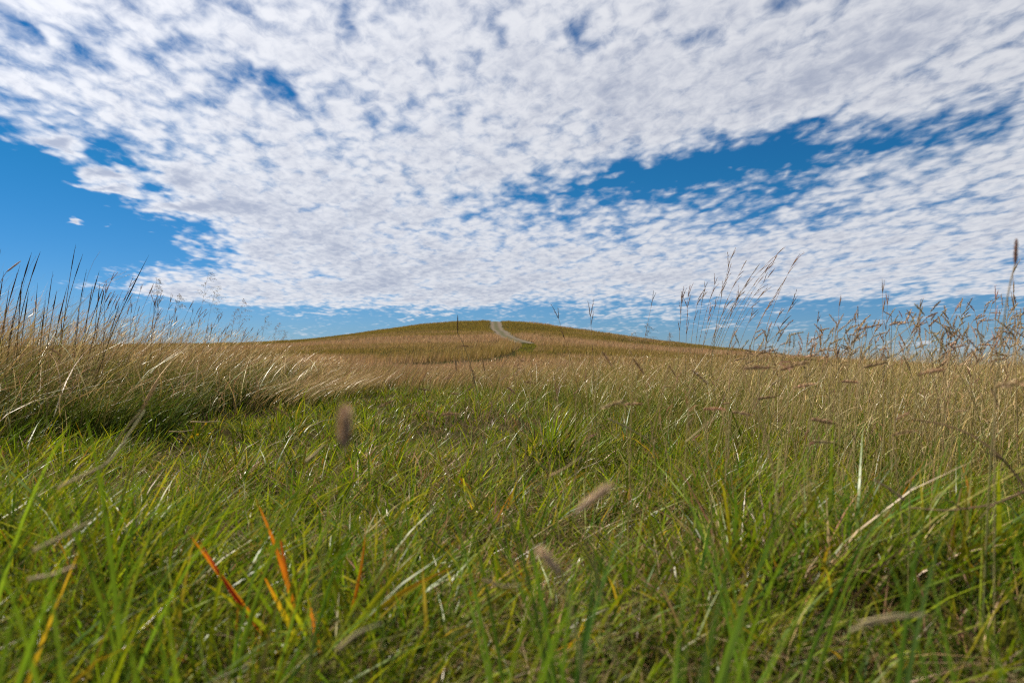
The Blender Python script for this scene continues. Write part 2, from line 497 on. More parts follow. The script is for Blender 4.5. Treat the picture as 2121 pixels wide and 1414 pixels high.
# ------------------------------------------------------------------ far grass (hillside)
def hill_grass():
    n = 420000
    y = (42 ** 1.1 + rng.random(n) * (190 ** 1.1 - 42 ** 1.1)) ** (1 / 1.1)
    x = rng.uniform(-1, 1, n) * (0.72 * y + 4)
    td, al = track_dist(x, y)
    keep = (td > 1.1 + rng.random(n) * 0.5) | ((al < DIRT_FROM - 0.01) & (al > 0.15)) | ((al <= 0.15) & ((td > 0.95 + 0.3 * rng.random(n)) | (x > 0.3)))  # lower track: bare dark soil strip stands in for the grass edge's shadow
    below = (al < 0.15) & (td < 3.6) & (x < -0.3) & (y < np.interp(x, TRK[:16, 0], TRK[:16, 1]))
    mown = (td < 0.9) & (al < DIRT_FROM) & (al > 0.13)
    x, y, td, al, mown, below = x[keep], y[keep], td[keep], al[keep], mown[keep], below[keep]; n = len(x)
    z = ground(x, y)
    # vegetation zones follow height and broad patches
    pat = 0.55 * vnoise(x * 0.35, y, 1 / 14.0, 11) + 0.3 * vnoise(x * 0.5, y, 1 / 5.0, 12) + 0.15 * rng.random(n)
    yw = y + 30 * (vnoise(x, y, 1 / 34.0, 15) - 0.5) + 9 * (vnoise(x, y, 1 / 9.0, 16) - 0.5) + 0.06 * np.abs(x + 4)
    zone = 0.30 * np.exp(-((yw - 106) / 11) ** 2) + 0.45 * sstep(62, 52, yw) - 0.30 * np.exp(-((yw - 76) / 11) ** 2) - 0.20 * sstep(124, 134, yw)
    zone = np.where(x > 4, zone * 0.6 + 0.12 * np.sin(yw / 5.0), zone)
    dry = sstep(0.26, 0.74, pat + 0.75 * zone)[:, None]
    g = palette(n, [(0.190, 0.142, 0.036), (0.155, 0.126, 0.030), (0.220, 0.156, 0.050)], 0.16)
    s = palette(n, [(0.320, 0.208, 0.130), (0.365, 0.245, 0.158), (0.270, 0.172, 0.106)], 0.14)
    c1 = (g * (1 - dry) + s * dry) * np.array((1.14, 1.12, 1.02))
    c1 = np.where(mown[:, None], palette(n, [(0.17, 0.17, 0.025), (0.19, 0.17, 0.032)]), c1)
    c0 = c1 * 0.8 + np.array((0.05, 0.06, 0.012)) * 0.2
    h = (0.20 + 0.22 * rng.random(n)) * (0.75 + 0.5 * dry[:, 0]) * (1 + 0.25 * (vnoise(x, y, 0.8, 14) - 0.5)) + 0.12 * np.exp(-((td - 2.9) / 0.5) ** 2)
    h = np.where(mown, 0.16, h) + np.where((al < 0.19) & (td > 1.1) & (td < 3.2) & (x < 1.2) & (y > np.interp(x, TRK[:16, 0], TRK[:16, 1])), 0.34, 0.0)
    h = np.where(below, 0.085, h)
    h = h * (0.7 + 0.75 * vnoise(x, y, 0.35, 17))
    w = 0.035 + y * 0.00045 * (0.7 + 0.8 * rng.random(n))
    b = np.stack([x, y, z - 0.02], 1)
    V, F, C = blades(b, h, w, rng.normal(0, 0.7, n), 0.0, rng.uniform(0.0, 0.55, n), c0, c1, 1, yaw=rng.normal(0, 0.7, n))
    link('hillside_grass', make_mesh('hillside_grass', V, F, C, M_FAR, False), label='olive and russet grass covering the distant hill', cat='grass', kind='stuff')
hill_grass()

# ------------------------------------------------------------------ tan field between trail and hill
def field_grass():
    n = 190000
    x, y = scatter(n, 8.0, 48, 0.9, 0.76, 2.0)
    m = (y > 8.6 + 1.6 * vnoise(x, y, 0.9, 21)) | (x < EDGE_L) | (x > edge_r(y) + 0.2)
    x, y = x[m], y[m]; n = len(x)
    z = ground(x, y)
    pat = vnoise(x * 0.5, y, 1 / 3.0, 22) * 0.6 + vnoise(x, y, 1.2, 23) * 0.4
    h = (0.22 + 0.16 * rng.random(n) + 0.10 * pat) * np.where(x < EDGE_L, 1.25, 1.0)
    tip = palette(n, RUSTS + STRAWS[:3], 0.28)
    root = palette(n, OLIVES + [STRAWS[2]], 0.2)
    gr = (rng.random(n) < 0.12)[:, None]
    tip = np.where(gr, palette(n, OLIVES), tip)
    tip = tip * np.array((0.86, 0.82, 0.80))
    w = 0.0035 + y * 0.00042
    V, F, C = blades(np.stack([x, y, z - 0.01], 1), h, w * (0.6 + 0.8 * rng.random(n)), rng.normal(0.1, 0.6, n), rng.uniform(0.1, 0.7, n), rng.uniform(0, 0.35, n), root, tip, 2, yaw=rng.normal(0, 0.8, n), cpow=0.55)
    link('field_grass', make_mesh('field_grass', V, F, C, M_DRY), label='russet dry grass spreading over the flat field below the hill', cat='grass', kind='stuff')
field_grass()

# ------------------------------------------------------------------ tall bank beside the mown strip
def bank_grass():
    n = 95000
    y = (1.2 ** 1.3 + rng.random(n) * (13 ** 1.3 - 1.2 ** 1.3)) ** (1 / 1.3)
    x = EDGE_L - 0.05 - rng.random(n) ** 1.25 * (1.2 + 0.42 * y) + rng.normal(0, 0.10, n) + 0.35 * (vnoise(y, y * 0, 0.8, 31) - 0.5)
    x, y, taz, tone, tall = tufted(x, y, 90, 0.075, 0.3)
    z = ground(x, y)
    ins = sstep(0.0, 0.55, EDGE_L - x)                      # the rim is lower
    fade = 1 - 0.42 * sstep(4.5, 12, y)
    pat = vnoise(x, y, 1.4, 32)
    kind = rng.random(n)
    leafy = kind < 0.70 + 0.2 * (1 - ins)
    h = np.where(leafy, 0.33 + 0.25 * rng.random(n), 0.50 + 0.42 * rng.random(n) ** 1.5) * (0.55 + 0.45 * ins) * fade * (0.85 + 0.3 * pat) * (0.75 + 0.28 * tall)
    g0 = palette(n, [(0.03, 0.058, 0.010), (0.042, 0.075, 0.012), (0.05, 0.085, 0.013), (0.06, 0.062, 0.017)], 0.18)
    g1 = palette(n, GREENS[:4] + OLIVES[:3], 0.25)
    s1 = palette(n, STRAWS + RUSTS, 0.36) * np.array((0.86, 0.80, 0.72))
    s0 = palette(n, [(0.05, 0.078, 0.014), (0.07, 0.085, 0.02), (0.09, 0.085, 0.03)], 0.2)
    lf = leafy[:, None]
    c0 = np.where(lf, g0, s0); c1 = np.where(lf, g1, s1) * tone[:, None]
    w = np.where(leafy, 0.0060, 0.0032) * (0.5 + 1.3 * rng.random(n) ** 2) * (1 + 0.10 * y)
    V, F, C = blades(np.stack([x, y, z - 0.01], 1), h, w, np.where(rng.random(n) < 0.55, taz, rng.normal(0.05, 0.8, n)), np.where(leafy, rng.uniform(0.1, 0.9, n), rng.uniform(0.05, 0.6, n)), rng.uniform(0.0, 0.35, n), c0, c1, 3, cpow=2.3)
    # arching thatch that has gone over along the far end
    k = 1800
    yy = rng.uniform(6.0, 11, k); xx = EDGE_L - rng.random(k) * 1.4 + 0.35
    P2 = blades(np.stack([xx, yy, ground(xx, yy)], 1), 0.30 + 0.16 * rng.random(k), 0.006, rng.normal(-0.1, 0.35, k), rng.uniform(0.6, 1.3, k), rng.uniform(0.1, 0.4, k), palette(k, OLIVES), palette(k, RUSTS + STRAWS[:2]), 4, cpow=0.5)
    # seeding tops: fine dashes at the height of the tips
    k = 22000
    yy = (2.0 ** 1.3 + rng.random(k) * (13 ** 1.3 - 2.0 ** 1.3)) ** (1 / 1.3)
    xx = EDGE_L - 0.15 - rng.random(k) * (1.0 + 0.42 * yy)
    zz = ground(xx, yy) + (0.40 + 0.36 * rng.random(k) ** 1.3) * (1 - 0.35 * sstep(7, 12, yy)) * (0.6 + 0.4 * sstep(0, 0.6, EDGE_L - xx))
    P3 = blades(np.stack([xx, yy, zz], 1), 0.020 + 0.045 * rng.random(k), 0.0035 * (1 + 0.1 * yy), rng.normal(0.1, 0.7, k), rng.uniform(0, 0.8, k), rng.uniform(0.3, 1.4, k), palette(k, STRAWS), palette(k, RUSTS + STRAWS), 2)
    k = 5200
    yy = (1.6 + rng.random(k) * 6.6); xx = EDGE_L - 0.25 - rng.random(k) * (0.9 + 0.42 * yy)
    P4 = blades(np.stack([xx, yy, ground(xx, yy)], 1), (0.58 + 0.36 * rng.random(k)) * (1 - 0.22 * sstep(4, 8, yy)), 0.0028 * (1 + 0.1 * yy), rng.normal(0.0, 0.4, k), rng.uniform(0.05, 0.75, k), rng.uniform(0.0, 0.35, k), palette(k, OLIVES), palette(k, STRAWS + RUSTS, 0.25), 5, cpow=0.7, curl=2.6)
    # tangled strands thrown every way through the bank
    k = 3000
    yy = 1.8 + rng.random(k) ** 1.3 * 8; xx = EDGE_L + 0.1 - rng.random(k) ** 1.6 * (0.9 + 0.3 * yy)
    P5 = blades(np.stack([xx, yy, ground(xx, yy) + 0.22 * rng.random(k) ** 1.5], 1), (0.18 + 0.34 * rng.random(k)) * (1 - 0.35 * sstep(4.5, 11, yy)), 0.0042 * (1 + 0.1 * yy) * (0.6 + 0.7 * rng.random(k)), rng.uniform(0, 6.28, k), rng.uniform(0.2, 1.4, k), rng.uniform(-0.4, 0.9, k), palette(k, OLIVES + STRAWS[1:3]), palette(k, STRAWS[:1] + STRAWS[3:4] + RUSTS[1:3] + OLIVES[2:3], 0.3), 5, cpow=0.6, curl=2.2)
    V, F, C = joined([(V, F, C), P2, P3, P4, P5])
    link('bank_grass', make_mesh('bank_grass', V, F, C, M_DRY), label='tall straw-topped prairie grass standing in a bank beside the mown strip', cat='grass', kind='stuff')
bank_grass()

# ------------------------------------------------------------------ knee-high grass on the other side
def meadow_grass():
    n = 125000
    y = (1.0 + rng.random(n) * (14 ** 0.8 - 1.0)) ** (1 / 0.8)
    er = edge_r(y)
    x = er - 0.45 + rng.random(n) * (0.82 * y + 1.2 - er + 0.45)
    ins = sstep(-0.4, 0.9, x - er)
    m = rng.random(n) < 0.25 + 0.75 * ins
    x, y, ins = x[m], y[m], ins[m]; n = len(x)
    x, y, taz, tone, tall = tufted(x, y, 50, 0.045, 0.35)
    ins = sstep(-0.4, 0.9, x - edge_r(y))
    z = ground(x, y)
    pat = vnoise(x, y, 1.3, 41)
    leafy = rng.random(n) < 0.50
    rise = 1 + 0.16 * sstep(0.6, 2.2, x - edge_r(y))
    h = rise * np.where(leafy, 0.14 + 0.13 * rng.random(n), 0.27 + 0.27 * rng.random(n) ** 1.2) * (0.45 + 0.55 * ins) * (0.85 + 0.3 * pat) * (0.78 + 0.24 * tall)
    g0 = palette(n, GREENS[:3] + OLIVES[:1], 0.2); g1 = palette(n, GREENS + OLIVES, 0.2)
    s0 = palette(n, GREENS[:3] + OLIVES, 0.2); s1 = palette(n, STRAWS + [RUSTS[1], RUSTS[3], OLIVES[2]], 0.36) * np.array((0.92, 0.84, 0.72))
    lf = leafy[:, None]
    w = np.where(leafy, 0.0035, 0.0020) * (0.7 + 0.7 * rng.random(n)) * (1 + 0.14 * y)
    A = blades(np.stack([x, y, z - 0.01], 1), h, w, np.where(rng.random(n) < 0.6, taz, rng.normal(0.2, 1.5, n)), rng.uniform(0.05, 1.0, n), rng.uniform(-0.1, 0.6, n), np.where(lf, g0, s0), np.where(lf, g1, s1) * tone[:, None], 3, cpow=1.8)
    k = 14000
    yy = (1.6 + rng.random(k) * (13 ** 0.8 - 1.6)) ** (1 / 0.8)
    er = edge_r(yy)
    xx = er + 0.1 + rng.random(k) * (0.8 * yy + 1.0 - er)
    zz = ground(xx, yy) + (0.22 + 0.24 * rng.random(k)) * (0.55 + 0.45 * sstep(-0.2, 0.9, xx - er))
    B = blades(np.stack([xx, yy, zz], 1), 0.012 + 0.018 * rng.random(k), 0.0026 * (1 + 0.12 * yy), rng.uniform(0, 6.28, k), rng.uniform(0, 0.8, k), rng.uniform(0.3, 1.8, k), palette(k, STRAWS), palette(k, RUSTS + STRAWS), 2)
    k = 3600
    yy = (1.5 + rng.random(k) * 6.0); er = edge_r(yy); xx = er + 0.35 + rng.random(k) ** 0.8 * (0.75 * yy + 0.8 - er)
    S = blades(np.stack([xx, yy, ground(xx, yy)], 1), (0.36 + 0.20 * rng.random(k) ** 1.4) * (0.8 + 0.22 * sstep(0.3, 2.0, xx - er)), 0.0019 * (1 + 0.1 * yy), rng.normal(0.1, 0.7, k), rng.uniform(0.0, 0.5, k), rng.uniform(-0.05, 0.3, k), palette(k, OLIVES), palette(k, STRAWS[:2] + STRAWS[3:4] + RUSTS[2:3], 0.25), 4, cpow=0.8)
    V, F, C = joined([A, B, S])
    link('meadow_grass', make_mesh('meadow_grass', V, F, C, M_DRY), label='knee-high mixed green and straw grass opposite the tall bank', cat='grass', kind='stuff')
meadow_grass()

# ------------------------------------------------------------------ short grass of the mown strip
def strip_grass():
    parts = []; dead = []
    for (n, d0, d1, a, segs, hs) in ((22000, 0.30, 1.5, 1.3, 4, 1.5), (70000, 0.6, 3.2, 1.0, 4, 1.2), (60000, 3.2, 11.0, 1.0, 3, 0.9)):
        x, y = scatter(n, d0, d1, a, 0.74, 0.5)
        er = edge_r(y)
        m = (x > EDGE_L - 0.25) & (x < er + 0.9) & (rng.random(n) < 1 - 0.55 * sstep(-0.2, 0.9, x - er))
        x, y = x[m], y[m]; n = len(x)
        x, y, az, tone, tall = tufted(x, y, 26, 0.022 if d0 < 3 else 0.03)
        z = ground(x, y)
        pat = vnoise(x, y, 2.2, 51); pat2 = vnoise(x, y, 5.5, 52)
        clump = 0.45 + 1.1 * pat * (0.45 + pat2)
        h = (0.05 + 0.095 * rng.random(n) ** 1.3) * clump * hs * tall
        r = rng.random(n)
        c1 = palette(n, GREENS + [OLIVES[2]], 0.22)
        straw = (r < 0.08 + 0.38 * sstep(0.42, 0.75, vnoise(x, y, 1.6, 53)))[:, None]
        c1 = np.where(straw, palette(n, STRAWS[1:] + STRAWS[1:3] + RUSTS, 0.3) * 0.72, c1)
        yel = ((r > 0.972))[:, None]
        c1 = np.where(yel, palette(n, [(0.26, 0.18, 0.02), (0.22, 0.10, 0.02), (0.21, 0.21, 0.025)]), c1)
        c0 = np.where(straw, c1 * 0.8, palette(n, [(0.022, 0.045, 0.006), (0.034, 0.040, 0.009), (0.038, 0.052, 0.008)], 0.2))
        w = (0.0026 + 0.0060 * rng.random(n) ** 1.3) * (1 + 0.08 * y)
        bd = rng.uniform(0.05, 0.9, n); ln = rng.uniform(0.0, 0.55, n); st = straw[:, 0]
        c1 = c1 * tone[:, None]; w = w * (0.8 + 0.5 * rng.random(n))
        h = np.where(st, h * 0.75, h)
        B = np.stack([x, y, z - 0.006], 1)
        for m, store in ((~st, parts), (st, dead)):
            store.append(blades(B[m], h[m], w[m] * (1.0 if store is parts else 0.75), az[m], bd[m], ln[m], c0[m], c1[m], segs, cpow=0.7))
        # matted dead thatch lying low
        k = n // 7
        i = rng.integers(0, n, k)
        xx = x[i] + rng.normal(0, 0.03, k); yy = y[i] + rng.normal(0, 0.03, k)
        dead.append(blades(np.stack([xx, yy, ground(xx, yy) + 0.004 + 0.03 * rng.random(k)], 1), 0.05 + 0.06 * rng.random(k), 0.0016 * (1 + 0.12 * yy), rng.uniform(0, 6.28, k), rng.uniform(0.2, 1.6, k), rng.uniform(0.7, 2.0, k), palette(k, STRAWS[1:] + RUSTS) * 0.6, palette(k, STRAWS + OLIVES[:2]) * 0.7, 2))
    V, F, C = joined(parts)
    link('grass', make_mesh('grass', V, F, C, M_GRASS), label='short green grass covering the mown strip', cat='grass', kind='stuff')
    V, F, C = joined(dead)
    link('thatch', make_mesh('thatch', V, F, C, M_DRY), label='dead straw blades and matted thatch scattered through the short grass', cat='thatch', kind='stuff')
strip_grass()

# ------------------------------------------------------------------ single plants: small mesh kit
class Acc:
    def __init__(s): s.V = []; s.F = []; s.C = []
    def tube(s, P, rad, c0, c1, sides=5):
        P = np.asarray(P, float); n = len(P); o = len(s.V)
        T = np.gradient(P, axis=0); T /= np.linalg.norm(T, axis=1)[:, None] + 1e-12
        ref = np.array([0.31, 0.91, 0.27])
        for i in range(n):
            a = np.cross(T[i], ref); a /= np.linalg.norm(a) + 1e-12; b = np.cross(T[i], a)
            r = rad[i] if hasattr(rad, '__len__') else rad
            c = np.asarray(c0) * (1 - i / (n - 1)) + np.asarray(c1) * (i / (n - 1))
            for k in range(sides):
                q = 2 * math.pi * k / sides
                s.V.append(P[i] + r * (math.cos(q) * a + math.sin(q) * b)); s.C.append(c)
        for i in range(n - 1):
            for k in range(sides):
                a0 = o + i * sides + k; a1 = o + i * sides + (k + 1) % sides
                s.F += [(a0, a1, a1 + sides), (a0, a1 + sides, a0 + sides)]
    def leaf(s, P, w, side, c0, c1, fold=0.25, prof=None, cmid=None):
        """folded strap leaf: midrib line P, three points across"""
        P = np.asarray(P, float); n = len(P); o = len(s.V); side = np.asarray(side, float); side /= np.linalg.norm(side)
        for i in range(n):
            t = i / (n - 1)
            T = P[min(i + 1, n - 1)] - P[max(i - 1, 0)]; T /= np.linalg.norm(T) + 1e-12
            sd_ = side - T * side.dot(T); sd_ /= np.linalg.norm(sd_) + 1e-12
            up = np.cross(sd_, T)
            ww = 0.5 * w * (prof(t) if prof else (min(1, 0.45 + 2.2 * t) * (1 - t ** 2.2)))
            if cmid is None: c = np.asarray(c0) * (1 - t) + np.asarray(c1) * t
            elif t < 0.5: c = np.asarray(c0) * (1 - 2 * t) + np.asarray(cmid) * 2 * t
            else: c = np.asarray(cmid) * (2 - 2 * t) + np.asarray(c1) * (2 * t - 1)
            for k in (-1, 0, 1):
                s.V.append(P[i] + sd_ * ww * k + up * abs(k) * ww * fold); s.C.append(c * (1.18 if k == 0 else 1.0))
        for i in range(n - 1):
            for k in range(2):
                a = o + i * 3 + k
                s.F += [(a, a + 1, a + 4), (a, a + 4, a + 3)]
    def dart(s, p, v, w, side, c0, c1):
        """tiny pointed scale or bristle"""
        p = np.asarray(p, float); v = np.asarray(v, float); side = np.asarray(side, float)
        side = side / (np.linalg.norm(side) + 1e-12) * w * 0.5
        o = len(s.V); m = p + v * 0.45
        s.V += [p, m - side, m + side, p + v]; s.C += [np.asarray(c0), np.asarray(c0), np.asarray(c0), np.asarray(c1)]
        s.F += [(o, o + 2, o + 1), (o + 1, o + 2, o + 3)]
    def mesh(s, name, mat): return make_mesh(name, np.array(s.V), np.array(s.F), np.array(s.C), mat)

def rv(sc=1.0): return np.array([random.gauss(0, 1), random.gauss(0, 1), random.gauss(0, 1)]) * sc
def jc(c, j=0.15):
    k = 1 + random.gauss(0, j)
    return np.clip(np.array(c) * k * (1 + rv(j * 0.3)), 0.005, 0.9)
def curve(a, b, sag, n):
    """bowed line from a to b; sag is the offset of its middle"""
    t = np.linspace(0, 1, n)[:, None]
    return np.asarray(a) * (1 - t) ** 2 + 2 * t * (1 - t) * ((np.asarray(a) + b) / 2 + sag) + np.asarray(b) * t ** 2
def root(name, loc, label, cat, group=None):
    return link(name, None, None, loc, label, cat, group)
def stalk_line(tip, lean=(0.12, 0.0), bow=0.35, n=10):
    """base on the ground under a leaning stalk whose top is at tip; returns base and the line in base space"""
    tip = np.asarray(tip, float)
    h = tip[2]
    bx, by = tip[0] - lean[0], tip[1] - lean[1]
    base = np.array([bx, by, float(ground(bx, by)) - 0.01])
    t = np.linspace(0, 1, n)
    e = 1 + 2.2 * bow
    P = np.stack([lean[0] * t ** e, lean[1] * t ** e, (tip[2] - base[2]) * t], 1)
    return base, P

def grama_head(A, p, d, up, L, tone):
    """one-sided comb of spikelets on a gently curved axis"""
    d = d / np.linalg.norm(d); up = up - d * up.dot(d); up /= np.linalg.norm(up) + 1e-9
    n = 12; t = np.linspace(0, 1, n)
    ax = p + d * (L * t)[:, None] - up * (0.08 * L * t ** 2)[:, None]
    A.tube(ax, np.linspace(0.0009, 0.0004, n), tone * 0.7, tone * 0.8, 4)
    sd_ = np.cross(d, up)
    for k in range(26):
        q = (k + 0.5) / 26; c = ax[0] + (p + d * L * q - up * 0.08 * L * q * q - p)
        f = 0.55 + 0.45 * math.sin(math.pi * min(1, 0.15 + q * 0.9))
        for sgn in (-1, 1):
            v = (d * 0.75 + up * (0.7 if sgn > 0 else -0.45) + sd_ * random.gauss(0, 0.45)) * L * 0.16 * f
            A.dart(c, v, L * 0.055, rv(), jc(tone * 0.9, 0.2), jc(tone * 1.35, 0.2))

def put_grama(tip, L, heads, label, group, lean, tone=None, thick=0.0009, pose=None):
    tone = jc((0.165, 0.10, 0.058) if tone is None else tone, 0.22)
    base, P = stalk_line(tip, lean, random.uniform(0.2, 0.7))
    r = root('grama_grass_stalk', base, label, 'grass stalk', group)
    A = Acc(); A.tube(P, np.linspace(thick * 1.2, thick * 0.7, len(P)), jc((0.16, 0.15, 0.05)), jc((0.30, 0.22, 0.12)), 4)
    link('stem', A.mesh('stem', M_DRY), r)
    for k in range(heads):
        i = len(P) - 1 - k
        p = P[i] if k == 0 else P[i] * random.uniform(0.3, 0.9) + P[i - 1] * 0.0 + P[i] * 0
        p = P[-1] - (P[-1] - P[-2]) * (0.42 * k)
        if pose is not None and k == 0: d = np.array(pose, float)
        else:
            a = random.gauss(0.95, 0.5)
            d = np.array([math.cos(a) * random.choice((1, 1, 1, -0.6)), random.gauss(0, 0.35), math.sin(a)])
        H = Acc(); grama_head(H, p, d, np.array([0, 0, 1.0]) + rv(0.25), L * random.uniform(0.8, 1.15), tone)
        link('seed_head', H.mesh('seed_head', M_HEAD), r)
    if random.random() < 0.5:
        B = Acc(); q = P[random.randint(1, 4)]; dx = random.choice((-1, 1)) * random.uniform(0.04, 0.10)
        e = q + np.array([dx, random.gauss(0, 0.03), random.uniform(0.03, 0.10)])
        B.leaf(curve(q, e, np.array([0, 0, 0.03]), 7), 0.0025, (0.2, 1, 0.1), jc((0.14, 0.16, 0.04)), jc((0.33, 0.25, 0.13)))
        link('leaf', B.mesh('leaf', M_DRY), r)
    return r

def put_bluestem(tip, lean, label, group, L=0.07, heads=4, bow=0.5, thick=0.0016, tone=(0.20, 0.125, 0.085), leaves=2, name='bluestem_stalk'):
    tone = jc(tone, 0.2)
    base, P = stalk_line(tip, lean, bow, 16)
    r = root(name, base, label, 'grass stalk', group)
    A = Acc(); A.tube(P, np.linspace(thick * 1.3, thick * 0.45, len(P)), jc((0.13, 0.13, 0.05)), jc((0.26, 0.17, 0.10)), 5)
    for k in (3, 6, 9, 12):
        A.tube([P[k] - (P[k] - P[k - 1]) * 0.05, P[k] + (P[k + 1] - P[k]) * 0.06], thick * 1.5, (0.18, 0.09, 0.05), (0.18, 0.09, 0.05), 5)
    link('stem', A.mesh('stem', M_DRY), r)
    T = P[-1] - P[-2]; T /= np.linalg.norm(T)
    for k in range(heads):
        back = 0.0 if k < 2 else random.uniform(0.03, 0.16) * (k - 1) / 2
        f = 1 - back / max(P[-1][2], 0.1); i = f * (len(P) - 1); j = int(min(i, len(P) - 2)); p = P[j] + (P[j + 1] - P[j]) * (i - j)
        d = T + np.array([random.gauss(0.10 if k else 0.05, 0.20), random.gauss(0, 0.2), random.gauss(0, 0.10)]); d /= np.linalg.norm(d)
        l = L * random.uniform(0.6, 1.1)
        H = Acc(); ax = curve(p, p + d * l, np.array([0.0, 0, 0.06 * l]), 9)
        H.tube(ax, np.array([0.5, 1.0, 1.2, 1.25, 1.2, 1.1, 0.9, 0.6, 0.2]) * thick * 0.8, tone * 0.8, tone * 1.1, 4)
        for q in range(9):
            for s_ in (-1, 1):
                v = (d * 1.0 + rv(0.22)) * l * 0.19
                H.dart(ax[q], v, thick * 1.5, rv(), jc(tone), jc(tone * 1.5))
        link('seed_head', H.mesh('seed_head', M_HEAD), r)
    for k in range(leaves):
        q = P[random.randint(4, 9)]; sgn = 1 if random.random() < 0.7 else -1
        ln = random.uniform(0.08, 0.18)
        e = q + np.array([sgn * ln * random.uniform(0.5, 1.0), random.gauss(0, 0.05), ln * random.uniform(-0.1, 0.7)])
        B = Acc(); B.leaf(curve(q, e, np.array([0, 0, ln * 0.3]), 9), 0.0042, (0.15, 1, 0.2), jc((0.12, 0.13, 0.04)), jc((0.30, 0.20, 0.10)))
        link('leaf', B.mesh('leaf', M_DRY), r)
    return r

def put_spear(tip, lean, label, group, L=0.16, bow=0.6, thick=0.0022, tone=(0.085, 0.060, 0.045), name='spear_grass_stalk'):
    """long dark stalk with a tight slender head that runs out to a hair"""
    base, P = stalk_line(tip, lean, bow, 16)
    r = root(name, base, label, 'grass stalk', group)
    cut = P[-1][2] - L
    A = Acc(); S = np.array([p for p in P if p[2] <= cut + 0.02])
    if len(S) < 3: S = P[:4]
    A.tube(S, np.linspace(thick * 1.0, thick * 0.75, len(S)), jc((0.10, 0.11, 0.03)), jc((0.15, 0.10, 0.06)), 5)
    link('stem', A.mesh('stem', M_DRY), r)
    H = Acc(); Q = np.array([S[-1] * (1 - t) + P[-1] * t for t in np.linspace(0, 1, 10)])
    ref = np.interp(Q[:, 2], P[:, 2], P[:, 0]); Q[:, 0] = ref
    tone = jc(tone, 0.25)
    H.tube(Q, np.array([0.75, 1.05, 1.25, 1.3, 1.15, 0.95, 0.7, 0.5, 0.3, 0.1]) * thick, tone, tone * 1.2, 5)
    for q in range(8):
        v = (Q[min(q + 1, 9)] - Q[q]); v = v / np.linalg.norm(v) * 0.022 + rv(0.0025)
        H.dart(Q[q], v, thick * 0.9, rv(), tone, jc(tone * 1.8))
    link('seed_head', H.mesh('seed_head', M_HEAD), r)
    if random.random() < 0.6:
        B = Acc(); q = P[random.randint(5, 9)]; ln = random.uniform(0.10, 0.26)
        e = q + np.array([ln * random.uniform(0.5, 1.0), random.gauss(0, 0.05), ln * random.uniform(-0.1, 0.6)])
        B.leaf(curve(q, e, np.array([-0.02, 0, ln * 0.35]), 10), 0.0040, (0.15, 1, 0.2), jc((0.10, 0.12, 0.03)), jc((0.32, 0.24, 0.13)))
        link('leaf', B.mesh('leaf', M_DRY), r)
    return r

def put_panicle(tip, lean, label, group, H=0.16):
    """airy open panicle: hair-fine drooping branches tipped with grains"""
    base, P = stalk_line(tip, lean, 0.5, 14)
    r = root('switchgrass_stalk', base, label, 'grass stalk', group)
    A = Acc(); A.tube(P, np.linspace(0.0013, 0.0005, len(P)), jc((0.16, 0.15, 0.05)), jc((0.34, 0.26, 0.15)), 4)
    link('stem', A.mesh('stem', M_DRY), r)
    B = Acc(); tone = jc((0.24, 0.17, 0.10))
    for k in range(14):
        f = 1 - (k / 14) * H / P[-1][2]; i = f * (len(P) - 1); j = int(min(i, len(P) - 2)); p = P[j] + (P[j + 1] - P[j]) * (i - j)
        ln = H * (0.18 + 0.45 * k / 14) * random.uniform(0.7, 1.2)
        a = random.uniform(0, 6.28)
        e = p + np.array([math.cos(a) * ln * 0.7 + ln * 0.35, math.sin(a) * ln * 0.5, ln * random.uniform(0.1, 0.5)])
        C_ = curve(p, e, np.array([0, 0, ln * 0.15]), 6)
        B.tube(C_, 0.00045, tone * 1.2, tone * 1.2, 3)
        for q in range(2, 6):
            for _ in range(2):
                w = C_[q] + np.array([random.gauss(0.004, 0.005), random.gauss(0, 0.005), random.gauss(-0.004, 0.004)])
                B.tube([C_[q], w], 0.0003, tone, tone, 3)
                B.dart(w, np.array([0.003, 0, -0.007]) + rv(0.0015), 0.0026, rv(), tone, tone * 1.3)
    link('panicle', B.mesh('panicle', M_HEAD), r)
    return r

